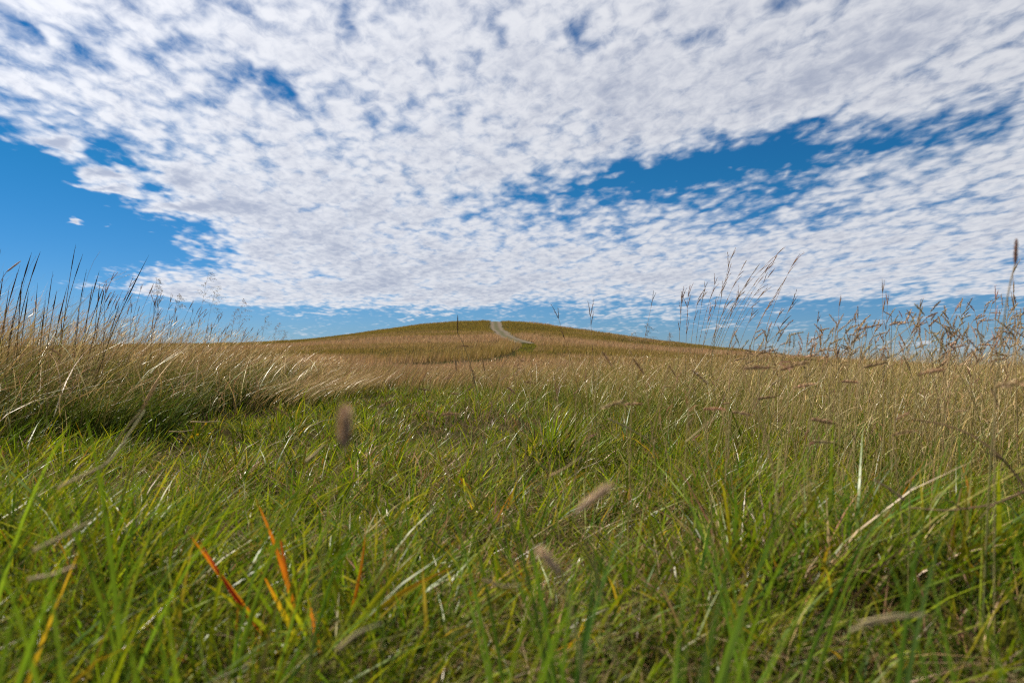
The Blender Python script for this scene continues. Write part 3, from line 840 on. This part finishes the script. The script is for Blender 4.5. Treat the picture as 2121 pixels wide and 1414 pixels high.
def put_foxtail(center, d, L, rad, lean, label, tone, group=None, thick=0.0009, name='foxtail_stalk'):
    """dense bristly cylindrical head on a wiry stem; center is the middle of the head, d its axis pointing to the tip"""
    d = np.array(d, float); d /= np.linalg.norm(d)
    p0 = np.asarray(center) - d * L / 2
    bx, by = p0[0] - lean[0], p0[1] - lean[1]
    base = np.array([bx, by, float(ground(bx, by)) - 0.01])
    r = root(name, base, label, 'grass stalk', group)
    q = p0 - base
    A = Acc(); n = 12; t = np.linspace(0, 1, n)[:, None]
    top = q - d * L * 0.6
    S = (np.zeros(3)) * (1 - t) ** 2 + 2 * t * (1 - t) * (top * np.array([0.35, 0.35, 0.85])) + q * t ** 2
    A.tube(S, np.linspace(thick * 1.3, thick * 0.8, n), jc((0.14, 0.15, 0.05)), jc((0.30, 0.24, 0.13)), 5)
    link('stem', A.mesh('stem', M_DRY), r)
    H = Acc(); ax = q + d * (np.linspace(0, 1, 9) * L)[:, None]
    H.tube(ax, np.array([0.3, 0.75, 0.85, 0.85, 0.82, 0.78, 0.66, 0.45, 0.08]) * rad * 0.75, np.array(tone) * 0.7, np.array(tone), 7)
    for k in range(230):
        t_ = random.random() ** 0.9; c = q + d * L * t_
        o = np.cross(d, rv()); o /= np.linalg.norm(o)
        pr = min(1, 0.4 + 4 * t_) * (1 - max(0, t_ - 0.75) * 2.4)
        H.dart(c + o * rad * 0.4 * pr, (o * 0.75 + d * 0.9) * rad * 1.0 * pr, rad * 0.26, np.cross(o, d), jc(np.array(tone) * 0.9, 0.2), jc(np.array(tone) * 1.5, 0.2))
    link('seed_head', H.mesh('seed_head', M_HEAD), r)
    return r

# ------------------------------------------------------------------ tall clump of bluestem by the far meadow
G = 'bluestem stalks in the tall clump'
LB = 'tall purplish bluestem stalk with forked seed head in the clump rising above the meadow'
def lean_to(px0, tip, d):   # sideways lean so that the foot is at column px0
    return (tip[0] - (px0 - 1060.5) / FPX * d, random.gauss(0, 0.05))
for (px, py, px0, d) in [(1608, 528, 1455, 6.2), (1600, 546, 1490, 6.0), (1642, 547, 1560, 6.3), (1563, 560, 1450, 5.9), (1513, 538, 1470, 6.1), (1590, 575, 1500, 6.4),
                         (1545, 590, 1455, 6.0), (1505, 575, 1440, 5.8), (1480, 590, 1435, 6.0), (1575, 612, 1480, 5.9), (1528, 622, 1460, 6.2), (1460, 596, 1432, 6.4),
                         (1445, 622, 1420, 6.0), (1425, 615, 1415, 5.8), (1413, 618, 1402, 5.7), (1500, 640, 1450, 6.1), (1620, 590, 1540, 6.2), (1600, 622, 1535, 6.0),
                         (1640, 632, 1570, 6.0), (1470, 648, 1440, 5.9), (1556, 655, 1500, 6.1), (1585, 560, 1478, 6.3), (1535, 560, 1465, 6.0), (1612, 655, 1560, 6.0)]:
    t = at(px, py, d)
    put_bluestem(t, lean_to(px0, t, d), LB, G, L=random.uniform(0.07, 0.11), heads=random.randint(4, 6), bow=random.uniform(0.25, 0.7), thick=0.0019)
# stalks standing on their own against the hill
for (px, py, px0, d, lab, hd) in [
        (1157, 660, 1232, 3.0, 'dark stalk tilting backwards over the hillside on the meadow side of the track', 3),
        (1223, 656, 1238, 3.0, 'upright thin dark stalk crossing the skyline beside the tilted stalk', 3),
        (1352, 621, 1310, 4.6, 'single bluestem stalk with split tip standing short of the tall clump', 3),
        (1412, 618, 1398, 5.2, 'straight bluestem stalk at the rim of the tall clump', 3)]:
    t = at(px, py, d)
    put_bluestem(t, lean_to(px0, t, d), lab, None, L=0.055 if hd > 1 else 0.065, heads=hd, bow=0.15, thick=0.0012, tone=(0.11, 0.075, 0.055), leaves=1)
put_foxtail(at(948, 671, 2.6), (0, 0, 1), 0.06, 0.0026, (-0.105, 0), 'lone stalk with one upright dark spike standing before the slope beside the track', (0.10, 0.065, 0.045), thick=0.0012, name='lone_spike_stalk')
# ------------------------------------------------------------------ dark spear-like stalks over the tall bank
G = 'dark spear stalks over the tall bank'
LB = 'dark spear-like grass stalk rising out of the tall bank against blue sky'
tips = [(2, 515, -10, 3.2), (42, 548, 5, 3.3), (66, 522, 8, 3.4), (84, 520, 20, 3.5), (20, 590, 2, 3.3), (110, 560, 60, 3.6), (157, 505, 118, 3.7), (172, 525, 128, 3.7),
        (180, 555, 140, 3.8), (206, 560, 160, 3.9), (220, 580, 150, 3.8), (118, 600, 85, 3.5), (140, 590, 100, 3.6), (60, 600, 40, 3.4), (95, 620, 70, 3.5), (192, 590, 172, 4.0),
        (207, 585, 183, 4.0), (217, 592, 192, 4.1), (30, 640, 30, 3.3), (78, 585, 62, 3.5), (46, 575, 20, 3.4), (8, 560, -14, 3.2), (248, 625, 190, 4.0), (165, 640, 150, 3.8), (130, 640, 110, 3.6)]
for (px, py, px0, d) in tips:
    d *= 1.22; t = at(px, py, d)
    put_spear(t, lean_to(px0, t, d), LB, G, L=random.uniform(0.10, 0.20), bow=random.uniform(0.2, 0.7), thick=random.uniform(0.0018, 0.0030))
t = at(309, 527, 4.3); put_spear(t, lean_to(185, t, 4.3), 'longest dark stalk slanting well clear of the tall bank', None, 0.24, 0.25, 0.0026)
for (px, py, px0) in [(262, 540, 120), (208, 498, 150), (270, 546, 100), (75, 508, 20), (290, 600, 190)]:
    d = 3.7; t = at(px, py, d); base, P = stalk_line(t, lean_to(px0, t, d), 1.1, 14)
    r = root('arching_grass_stem', base, 'hair-thin straw stem arching over the top of the tall bank', 'grass stem', 'thin arching stems over the tall bank')
    A = Acc(); P[-3:, 2] -= np.array([0.004, 0.02, 0.05]); A.tube(P, np.linspace(0.0014, 0.0005, len(P)), (0.16, 0.13, 0.06), (0.36, 0.26, 0.15), 4)
    link('stem', A.mesh('stem', M_DRY), r)
    B = Acc(); B.leaf(curve(P[5], P[5] + np.array([0.16, 0, 0.10]), np.array([0, 0, 0.05]), 8), 0.004, (0.1, 1, 0.2), (0.12, 0.13, 0.04), (0.34, 0.25, 0.13)); link('leaf', B.mesh('leaf', M_DRY), r)
c = at(28, 552, 3.3)
put_foxtail(c, (0.8, 0, 0.62), 0.075, 0.0045, (0.14, 0), 'pale silvery plume nodding at the edge of the tall bank', (0.50, 0.38, 0.32), thick=0.0012, name='plume_grass_stalk')
# rusty upright stalks, further along the bank
G = 'russet stalks along the tall bank'
LB = 'thin russet stalk with narrow seed head leaning along the top of the tall bank'
for k in range(46):
    px = random.uniform(215, 545); f = (px - 215) / 330
    py = 600 + 95 * f + random.uniform(-25, 50) * (1 - 0.55 * f); d = 4.2 + 5.0 * f + random.uniform(-0.3, 0.6)
    t = at(px, py, d)
    put_bluestem(t, (random.uniform(0.03, 0.22), random.gauss(0, 0.06)), LB, G, L=random.uniform(0.05, 0.10), heads=random.randint(2, 3), thick=0.0013 + 0.0001 * d, tone=(0.20, 0.125, 0.075), leaves=random.randint(0, 1), name='russet_grass_stalk')
G = 'airy switchgrass stalks over the tall bank'
LB = 'airy switchgrass panicle of fine drooping branches above the tall bank'
for (px, py, d, H) in [(432, 565, 4.8, 0.20), (446, 600, 5.0, 0.16), (325, 578, 4.4, 0.10), (505, 620, 5.6, 0.18), (488, 640, 5.8, 0.15), (552, 655, 7.0, 0.14), (575, 670, 7.4, 0.12), (370, 610, 4.6, 0.10), (590, 685, 8.0, 0.12)]:
    put_panicle(at(px, py, d), (random.uniform(0.04, 0.12), 0.0), LB, G, H)
for (px, py, d, H) in [(1308, 690, 4.4, 0.14), (1340, 672, 4.6, 0.14), (1388, 690, 5.0, 0.12), (1075, 742, 3.6, 0.09)]:
    put_panicle(at(px, py, d), (random.uniform(0.02, 0.08), 0.0), 'airy switchgrass panicle standing between the hill and the bluestem clump', 'switchgrass stalks before the hill', H)

# ------------------------------------------------------------------ grama grass: heads breaking the skyline

for k in range(185):
    px = 1500 + 640 * random.random() ** 0.75; f = max(0.0, (px - 1500) / 620)
    d = random.uniform(1.7, 3.6)
    py = 750 - random.random() ** 1.4 * (55 + 75 * f)
    t = at(px, py, d)
    nh = random.choice((1, 2, 2, 3))
    where = 'between bluestem clump and rusty forked stalk' if px < 1738 else 'between rusty forked stalk and tall pale spike' if px < 1828 else 'between tall pale spike and branching dry stalk' if px < 2050 else 'around the foot of the timothy stalk'
    LB = ('single', 'twin', 'triple')[nh - 1] + '-headed grama stalk on the skyline ' + where
    G = 'skyline grama stalks ' + where
    put_grama(t, 0.028 + 0.005 * d, nh, LB, G, (random.gauss(0.05, 0.09), random.gauss(0, 0.05)), tone=(0.31, 0.215, 0.125), thick=0.0010)
for (px, py, px0, d, lab) in [(1828, 607, 1818, 2.3, 'tall pale bare stalk with tight spike rising between the grama heads'), (1838, 632, 1825, 2.4, 'second pale stalk beside the tight spike, with ragged tip'),
                          (1777, 660, 1782, 2.4, 'single stiff spike of dark seeds standing upright over the meadow'), (1905, 640, 1905, 2.2, 'pale stem with short bristle tip amid the grama heads'),
                          (1738, 635, 1715, 2.2, 'grama-tall stalk crowned by a fork of three rusty seed heads'), (1693, 668, 1640, 2.6, 'low arching stalk with loose drooping head beside the bluestem clump'),
                          (2098, 566, 2080, 1.9, 'ragged dry stalk crossing the tall timothy stem'), (2062, 620, 2040, 2.0, 'branching dry stalk with several angled heads beside the timothy stem')]:
    t = at(px, py, d); put_bluestem(t, lean_to(px0, t, d), lab, None, L=0.035, heads=random.randint(4, 6), bow=0.2, thick=0.0011, tone=(0.26, 0.18, 0.12), leaves=1)
# grama heads lower down, in front of the grass
def low_grama(px, py):
    where = 'over the short grass below the tall bank' if px < 860 else 'where short grass meets the field' if px < 1150 else 'below the hill and short of the bluestem clump' if px < 1420 else 'in front of the bluestem clump' if px < 1680 else 'among the meadow grass below the skyline heads' if px < 1900 else 'near the dark bent weed stem'
    return 'low grama stalk with brown seed head ' + where, 'low grama stalks ' + where
named = [(1482, 846, 46, 0.05, 1.15), (1640, 758, 48, 0.35, 1.3), (1590, 822, 40, 0.2, 1.4), (1710, 872, 62, -0.1, 1.3), (1700, 914, 40, 0.05, 1.3), (1870, 895, 40, 0.25, 1.2), (1665, 798, 40, 0.25, 1.5),
         (930, 857, 30, 0.1, 1.5), (895, 853, 26, -0.12, 1.6), (865, 854, 24, 0.5, 1.7), (800, 835, 34, 0.5, 1.5), (585, 852, 34, -0.45, 1.4), (1265, 838, 46, 0.4, 1.2), (1310, 836, 30, 0.1, 1.5),
         (1030, 915, 26, 0.6, 1.3), (1260, 745, 40, -0.9, 1.5), (1325, 760, 40, -0.9, 1.4), (1395, 770, 30, -0.9, 1.6), (1060, 808, 22, -0.6, 2.2), (1570, 760, 60, 0.1, 1.2), (945, 757, 24, -1.4, 2.4),
         (978, 768, 28, -1.1, 2.3), (1002, 757, 22, -1.3, 2.4), (1045, 750, 24, 1.0, 2.5), (1065, 757, 16, 1.2, 2.6), (880, 806, 24, -0.1, 2.0), (880, 815, 26, 1.5, 2.0), (945, 815, 22, 0.0, 2.0), (963, 716, 14, 0.05, 2.2),
         (2100, 795, 70, 0.15, 0.9), (1925, 770, 50, 0.25, 1.1), (118, 730, 32, -0.6, 1.6), (1760, 790, 34, 0.0, 1.6), (1535, 855, 36, -0.1, 1.4), (1450, 780, 40, -0.7, 1.5), (1230, 900, 24, 0.5, 1.6),
         (1870, 860, 36, 0.5, 1.4), (1990, 850, 32, 0.2, 1.5), (2060, 820, 34, -1.2, 1.4), (1810, 755, 40, 0.3, 1.5), (1520, 715, 26, 1.1, 1.9), (1590, 727, 36, 0.3, 1.7)]
for (px, py, lpx, ang, d) in named:
    c = at(px, py, d); L = lpx / FPX * d * 1.1
    dv = np.array([math.cos(ang), random.gauss(0, 0.1), math.sin(ang)])
    LB, G = low_grama(px, py)
    put_grama(c - dv * L / 2, L, 1, LB, G, (random.uniform(-0.08, 0.05), random.gauss(0, 0.02)), pose=dv, tone=(0.24, 0.150, 0.095), thick=0.0008)
for k in range(70):
    px = random.uniform(880, 2110); py = random.uniform(762, 930) if px > 1350 else random.uniform(775, 860); d = random.uniform(1.5, 3.4)
    t = at(px, py, d)
    if t[2] < float(ground(t[0], t[1])) + 0.06: continue
    LB, G = low_grama(px, py)
    put_grama(t, 0.025, random.choice((1, 1, 2)), LB, G, (random.uniform(-0.08, 0.08), random.gauss(0, 0.03)), tone=(0.26, 0.170, 0.105), thick=0.0008)

# ------------------------------------------------------------------ blurred seed heads close to the lens
put_foxtail(at(713, 885, 0.42), (0.02, 0, 1), 0.022, 0.0046, (0.03, 0.02), 'soft dark upright seed head hovering above the short grass, clear of the others', (0.38, 0.27, 0.19), thick=0.0006)
put_foxtail(at(1230, 1032, 0.46), (0.80, 0, 0.62), 0.026, 0.0034, (-0.05, 0.03), 'plump tilted seed head close above the short green grass', (0.40, 0.29, 0.20), thick=0.0007)
put_foxtail(at(1138, 1162, 0.44), (-0.62, 0, 0.75), 0.019, 0.0032, (-0.03, 0.02), 'pale tan seed head lying low among the green blades', (0.52, 0.39, 0.27), thick=0.0007)
put_foxtail(at(2104, 521, 1.0), (0.06, 0, 1), 0.032, 0.0030, (0.05, 0.0), 'tall timothy stalk with cylindrical brown head towering over the meadow', (0.19, 0.11, 0.09), thick=0.0010, name='timothy_stalk')
put_foxtail(at(312, 815, 0.95), (0.45, 0, 0.9), 0.045, 0.0022, (0.12, 0.0), 'slender pale seed spike slanting over the edge of the short grass', (0.36, 0.24, 0.14), thick=0.0010, name='slender_spike_stalk')

# ------------------------------------------------------------------ clump with turning orange and red leaves
def lerp3(a, b, c): return a, b, c
GRN = (0.065, 0.125, 0.010); YEL = (0.24, 0.22, 0.014); ORG = (0.33, 0.115, 0.014); RED = (0.27, 0.045, 0.028); LIM = (0.115, 0.16, 0.012)
def leaf_clump():
    D = 1.02
    c = at(640, 1300, D); base = np.array([c[0], c[1] + 0.05, float(ground(c[0], c[1] + 0.05)) - 0.005])
    r = root('broad_leaf_grass', base, 'leafy grass clump with orange and red turning leaf tips in the short grass', 'grass clump')
    L = [((475, 1215), (386, 1098), 0.99, 17, YEL, ORG, ORG), ((480, 1235), (405, 1105), 0.99, 24, GRN, RED, RED), ((600, 1175), (527, 1028), 1.05, 16, LIM, ORG, ORG), ((590, 1190), (578, 1088), 1.06, 20, YEL, ORG, RED),
         ((755, 1215), (757, 1088), 1.05, 14, YEL, ORG, ORG), ((705, 1320), (872, 1132), 0.99, 30, GRN, LIM, YEL), ((740, 1250), (935, 1176), 1.02, 20, GRN, YEL, ORG), ((600, 1290), (540, 1180), 0.97, 22, GRN, YEL, ORG),
         ((640, 1300), (575, 1215), 0.94, 20, GRN, LIM, YEL), ((690, 1300), (660, 1120), 1.02, 18, GRN, LIM, LIM), ((560, 1280), (410, 1200), 0.97, 20, GRN, LIM, YEL), ((650, 1290), (640, 1240), 0.94, 20, YEL, ORG, ORG),
         ((700, 1290), (790, 1170), 0.99, 20, GRN, LIM, LIM), ((600, 1310), (480, 1150), 1.02, 18, GRN, GRN, LIM), ((560, 1230), (640, 1150), 1.05, 16, GRN, LIM, YEL), ((620, 1250), (600, 1130), 1.05, 20, GRN, LIM, LIM), ((670, 1260), (700, 1150), 1.02, 16, GRN, LIM, GRN)]
    for (a, b, d, wpx, c0, cm, c1) in L:
        pa = at(*a, d + 0.02) - base; pb = at(*b, d) - base
        foot = np.array([pa[0] * 0.25, random.gauss(0, 0.01), 0.0])
        A = Acc(); t = np.linspace(0, 1, 12)[:, None]
        P = foot * (1 - t) ** 2 + 2 * t * (1 - t) * pa + pb * t ** 2
        A.leaf(P, wpx / FPX * d * 0.62, (1, 0.35 * random.choice((-1, 1)), 0.0), jc(c0, 0.08), jc(c1, 0.08), 0.35, lambda t: (0.45 + 0.55 * math.sin(math.pi * min(1, 0.12 + t * 0.75))) * (1 - t ** 3.5), cmid=jc(cm, 0.08))
        link('leaf', A.mesh('leaf', M_GRASS), r)
leaf_clump()

# ------------------------------------------------------------------ broad blades close to the lens
def tuft(px, py_base, d, tips, label, group, cols, wmm=5.0):
    c = at(px - random.choice((260, 220, 180, 120, -160)), py_base, d); base = np.array([c[0], d, float(ground(c[0], d)) - 0.005])
    r = root('grass_tuft', base, label, 'grass tuft', group)
    for (tx, ty) in tips:
        e = at(tx, ty, d + random.uniform(-0.03, 0.03)) - base
        if e[2] < 0.03: e[2] = 0.03
        foot = np.array([random.gauss(0, 0.008), random.gauss(0, 0.008), 0])
        mid = foot * 0.45 + e * 0.55 + np.array([-0.25 * (e[0]), 0, abs(e[2]) * 0.10])
        t = np.linspace(0, 1, 11)[:, None]
        P = foot * (1 - t) ** 2 + 2 * t * (1 - t) * mid + e * t ** 2
        A = Acc(); A.leaf(P, wmm / 1000 * random.uniform(0.7, 1.25), (1, random.gauss(0, 0.6), 0.1), jc((0.06, 0.11, 0.02)), jc(random.choice(cols)), 0.3)
        link('blade', A.mesh('blade', M_GRASS), r)
BR = [(0.085, 0.150, 0.013), (0.12, 0.170, 0.016), (0.07, 0.13, 0.013)]
BL = [(0.036, 0.085, 0.022), (0.05, 0.105, 0.022), (0.07, 0.12, 0.032)]
LBL = 'tuft of broad yellow-green blades standing up from the short grass'
LBD = 'tuft of broad deep green blades standing up from the short grass'
for k, (px, d, tips) in enumerate([
        (250, 0.55, [(290, 1120), (235, 1210), (330, 1180)]), (150, 0.55, [(60, 1130), (170, 1080), (120, 1240)]), (30, 0.55, [(10, 1010), (60, 990), (-20, 1120)]),
        (120, 0.85, [(85, 850), (110, 900), (170, 830), (60, 940)]), (170, 0.9, [(165, 845), (200, 910), (140, 920)]), (330, 0.9, [(300, 960), (360, 990), (310, 1000)]),
        (460, 0.8, [(420, 1010), (470, 980), (500, 1030)]), (640, 0.9, [(615, 960), (660, 950), (690, 930)]), (260, 0.45, [(280, 1240), (240, 1330)]), (80, 0.45, [(120, 1290), (30, 1260)])]):
    where = 'at the foot of the tall bank' if min(t[1] for t in tips) < 920 else 'behind the orange-leaved clump' if px > 300 else 'between the tall bank and orange-leaved clump'
    tuft(px, 1400, d, tips, 'tuft of broad yellow-green blades ' + where, 'yellow-green tufts ' + where, BR, 5.0)
for k, (px, d, tips) in enumerate([
        (2080, 0.60, [(2060, 1010), (2100, 1090), (2120, 1000), (2040, 1120)]), (1960, 0.62, [(1925, 1000), (1960, 1080), (2010, 1060)]), (1830, 0.7, [(1820, 990), (1800, 1080), (1880, 1050)]),
        (1700, 0.75, [(1690, 930), (1720, 1000), (1660, 1020)]), (1560, 0.55, [(1440, 1100), (1530, 1080), (1600, 1120)]), (1480, 0.5, [(1440, 1200), (1490, 1230), (1420, 1170)]), (1620, 0.45, [(1680, 1230), (1600, 1250), (1560, 1290)]),
        (2060, 0.45, [(2010, 1200), (2090, 1230), (2121, 1150)]), (1240, 0.62, [(1330, 1000), (1270, 1070), (1200, 1120)]), (1150, 0.55, [(1160, 1060), (1190, 1190), (1230, 1150)]), (880, 0.85, [(905, 980), (870, 1000), (940, 970)]),
        (1010, 0.8, [(1020, 985), (1060, 1000), (980, 1010)]), (760, 0.85, [(770, 960), (730, 980), (800, 950)]), (1400, 0.8, [(1390, 960), (1420, 990), (1450, 950)]), (1900, 0.85, [(1905, 960), (1880, 990), (1930, 975)])]):
    where = 'behind the orange-leaved clump' if px < 900 else 'beside the plump tilted seed head' if px < 1300 else 'on the meadow side of the plump seed head' if px < 1650 else 'below the dark bent weed stem'
    tuft(px, 1400, d, tips, 'tuft of broad deep green blades ' + where, 'deep green tufts ' + where, BL if k % 3 else BR, 5.0)

# ------------------------------------------------------------------ dark bent weed stem and lying straws
def wire(name, pts, rad, c0, c1, label, cat, group=None, mat=M_DRY, forks=()):
    P = np.array([at(*p) for p in pts]); base = P[0].copy()
    gz = float(ground(base[0], base[1])); base[2] = gz
    r = root(name, base, label, cat, group)
    Q = smooth_line(P - base, 26)
    A = Acc(); A.tube(Q, np.linspace(rad, rad * 0.45, len(Q)), c0, c1, 6); link('stem', A.mesh('stem', mat), r)
    for (i, off) in forks:
        B = Acc(); B.tube(curve(Q[i], Q[i] + np.array(off), np.array([0, 0, 0.004]), 7), np.linspace(rad * 0.6, rad * 0.25, 7), c0, c1, 5); link('twig', B.mesh('twig', mat), r)
    return r
wire('weed_stem', [(2250, 1330, 0.9), (2200, 1130, 0.95), (2125, 1010, 1.0), (2070, 935, 1.02), (2010, 895, 1.05), (1955, 875, 1.08), (1890, 868, 1.1)], 0.0022, (0.035, 0.026, 0.020), (0.13, 0.085, 0.05), 'dark bent weed stem bowing over the meadow grass', 'weed stem', forks=((10, (-0.03, 0, 0.03)), (13, (0.02, 0, -0.03)), (16, (-0.03, 0, 0.012))))
wire('fallen_twig', [(2160, 1000, 1.0), (2060, 1045, 1.02), (1960, 1058, 1.05), (1880, 1050, 1.08)], 0.0016, (0.11, 0.07, 0.05), (0.20, 0.13, 0.09), 'reddish dead twig lying in the grass below the bent weed stem', 'twig', forks=((9, (-0.02, 0, -0.02)), (15, (-0.03, 0, 0.015))))
wire('purple_stalk', [(1873, 1035, 1.0), (1840, 1010, 1.0), (1808, 992, 1.0)], 0.0016, (0.26, 0.16, 0.13), (0.40, 0.27, 0.22), 'pinkish dry stalk lying slantwise in the meadow edge', 'dry stalk')
SL = 'pale bleached straw lying across the short grass'
for (pts, rad) in [([(395, 873, 2.6), (425, 874, 2.6), (456, 872, 2.6)], 0.0026), ([(350, 893, 2.3), (375, 894, 2.3), (400, 890, 2.3)], 0.0016), ([(1258, 866, 1.3), (1300, 885, 1.3), (1345, 912, 1.3)], 0.0014),
                   ([(1110, 955, 1.1), (1122, 964, 1.1), (1133, 974, 1.1)], 0.0012), ([(635, 955, 0.95), (655, 938, 0.95), (672, 920, 0.95)], 0.0020), ([(120, 1010, 0.8), (170, 985, 0.82), (225, 960, 0.85), (300, 850, 0.9)], 0.0011),
                   ([(70, 1140, 0.62), (130, 1110, 0.64), (190, 1078, 0.66)], 0.0016), ([(60, 1200, 0.6), (110, 1190, 0.6), (155, 1172, 0.6)], 0.0018), ([(1760, 1305, 0.5), (1830, 1285, 0.5), (1920, 1270, 0.52)], 0.0012),
                   ([(1780, 1290, 0.5), (1850, 1272, 0.5), (1910, 1275, 0.5)], 0.0012), ([(1000, 1200, 0.6), (1045, 1215, 0.6), (1080, 1210, 0.6)], 0.0012), ([(1420, 915, 1.3), (1450, 890, 1.3), (1490, 860, 1.35)], 0.0010), ([(640, 885, 2.2), (670, 870, 2.2), (690, 868, 2.2)], 0.0014),
                   ([(1140, 985, 0.95), (1170, 970, 0.95), (1205, 945, 0.95)], 0.0012), ([(700, 1345, 0.5), (740, 1310, 0.5), (790, 1290, 0.52)], 0.0014)]:
    px = pts[1][0]; py = pts[1][1]
    where = 'at the foot of the tall bank' if px < 700 and py < 900 else 'beside the orange-leaved clump' if px < 800 and py > 900 else 'near the pale low seed head' if px < 1200 else 'at the meadow edge' if py < 1000 else 'below the dark bent weed stem'
    wire('straw', pts, rad, jc((0.32, 0.25, 0.15)), jc((0.36, 0.29, 0.18)), 'pale bleached straw lying in the grass ' + where, 'straw', 'straws ' + where)
# tiny yellow flowers near the foot of the bank
for (px, py, d) in [(398, 905, 2.1), (410, 900, 2.15), (427, 878, 2.5)]:
    t = at(px, py, d); base, P = stalk_line(t, (0.01, 0.0), 0.3, 6)
    r = root('yellow_flower', base, 'tiny yellow wildflower low in the grass by the foot of the tall bank', 'flower', 'tiny yellow wildflowers')
    A = Acc(); A.tube(P, 0.0008, (0.08, 0.14, 0.02), (0.10, 0.16, 0.02), 4); link('stem', A.mesh('stem', M_GRASS), r)
    for k in range(5):
        a = k * 2 * math.pi / 5; v = np.array([math.cos(a), -0.5 + 0.3 * math.sin(a), math.sin(a)])
        B = Acc(); B.leaf(curve(P[-1], P[-1] + v * 0.0042, np.array([0, -0.0006, 0]), 5), 0.003, np.cross(v, (0, -1, 0.2)), (0.34, 0.22, 0.01), (0.40, 0.28, 0.012), 0.2, lambda t: math.sin(math.pi * min(0.9, 0.2 + 0.7 * t))); link('petal', B.mesh('petal', M_GRASS), r)
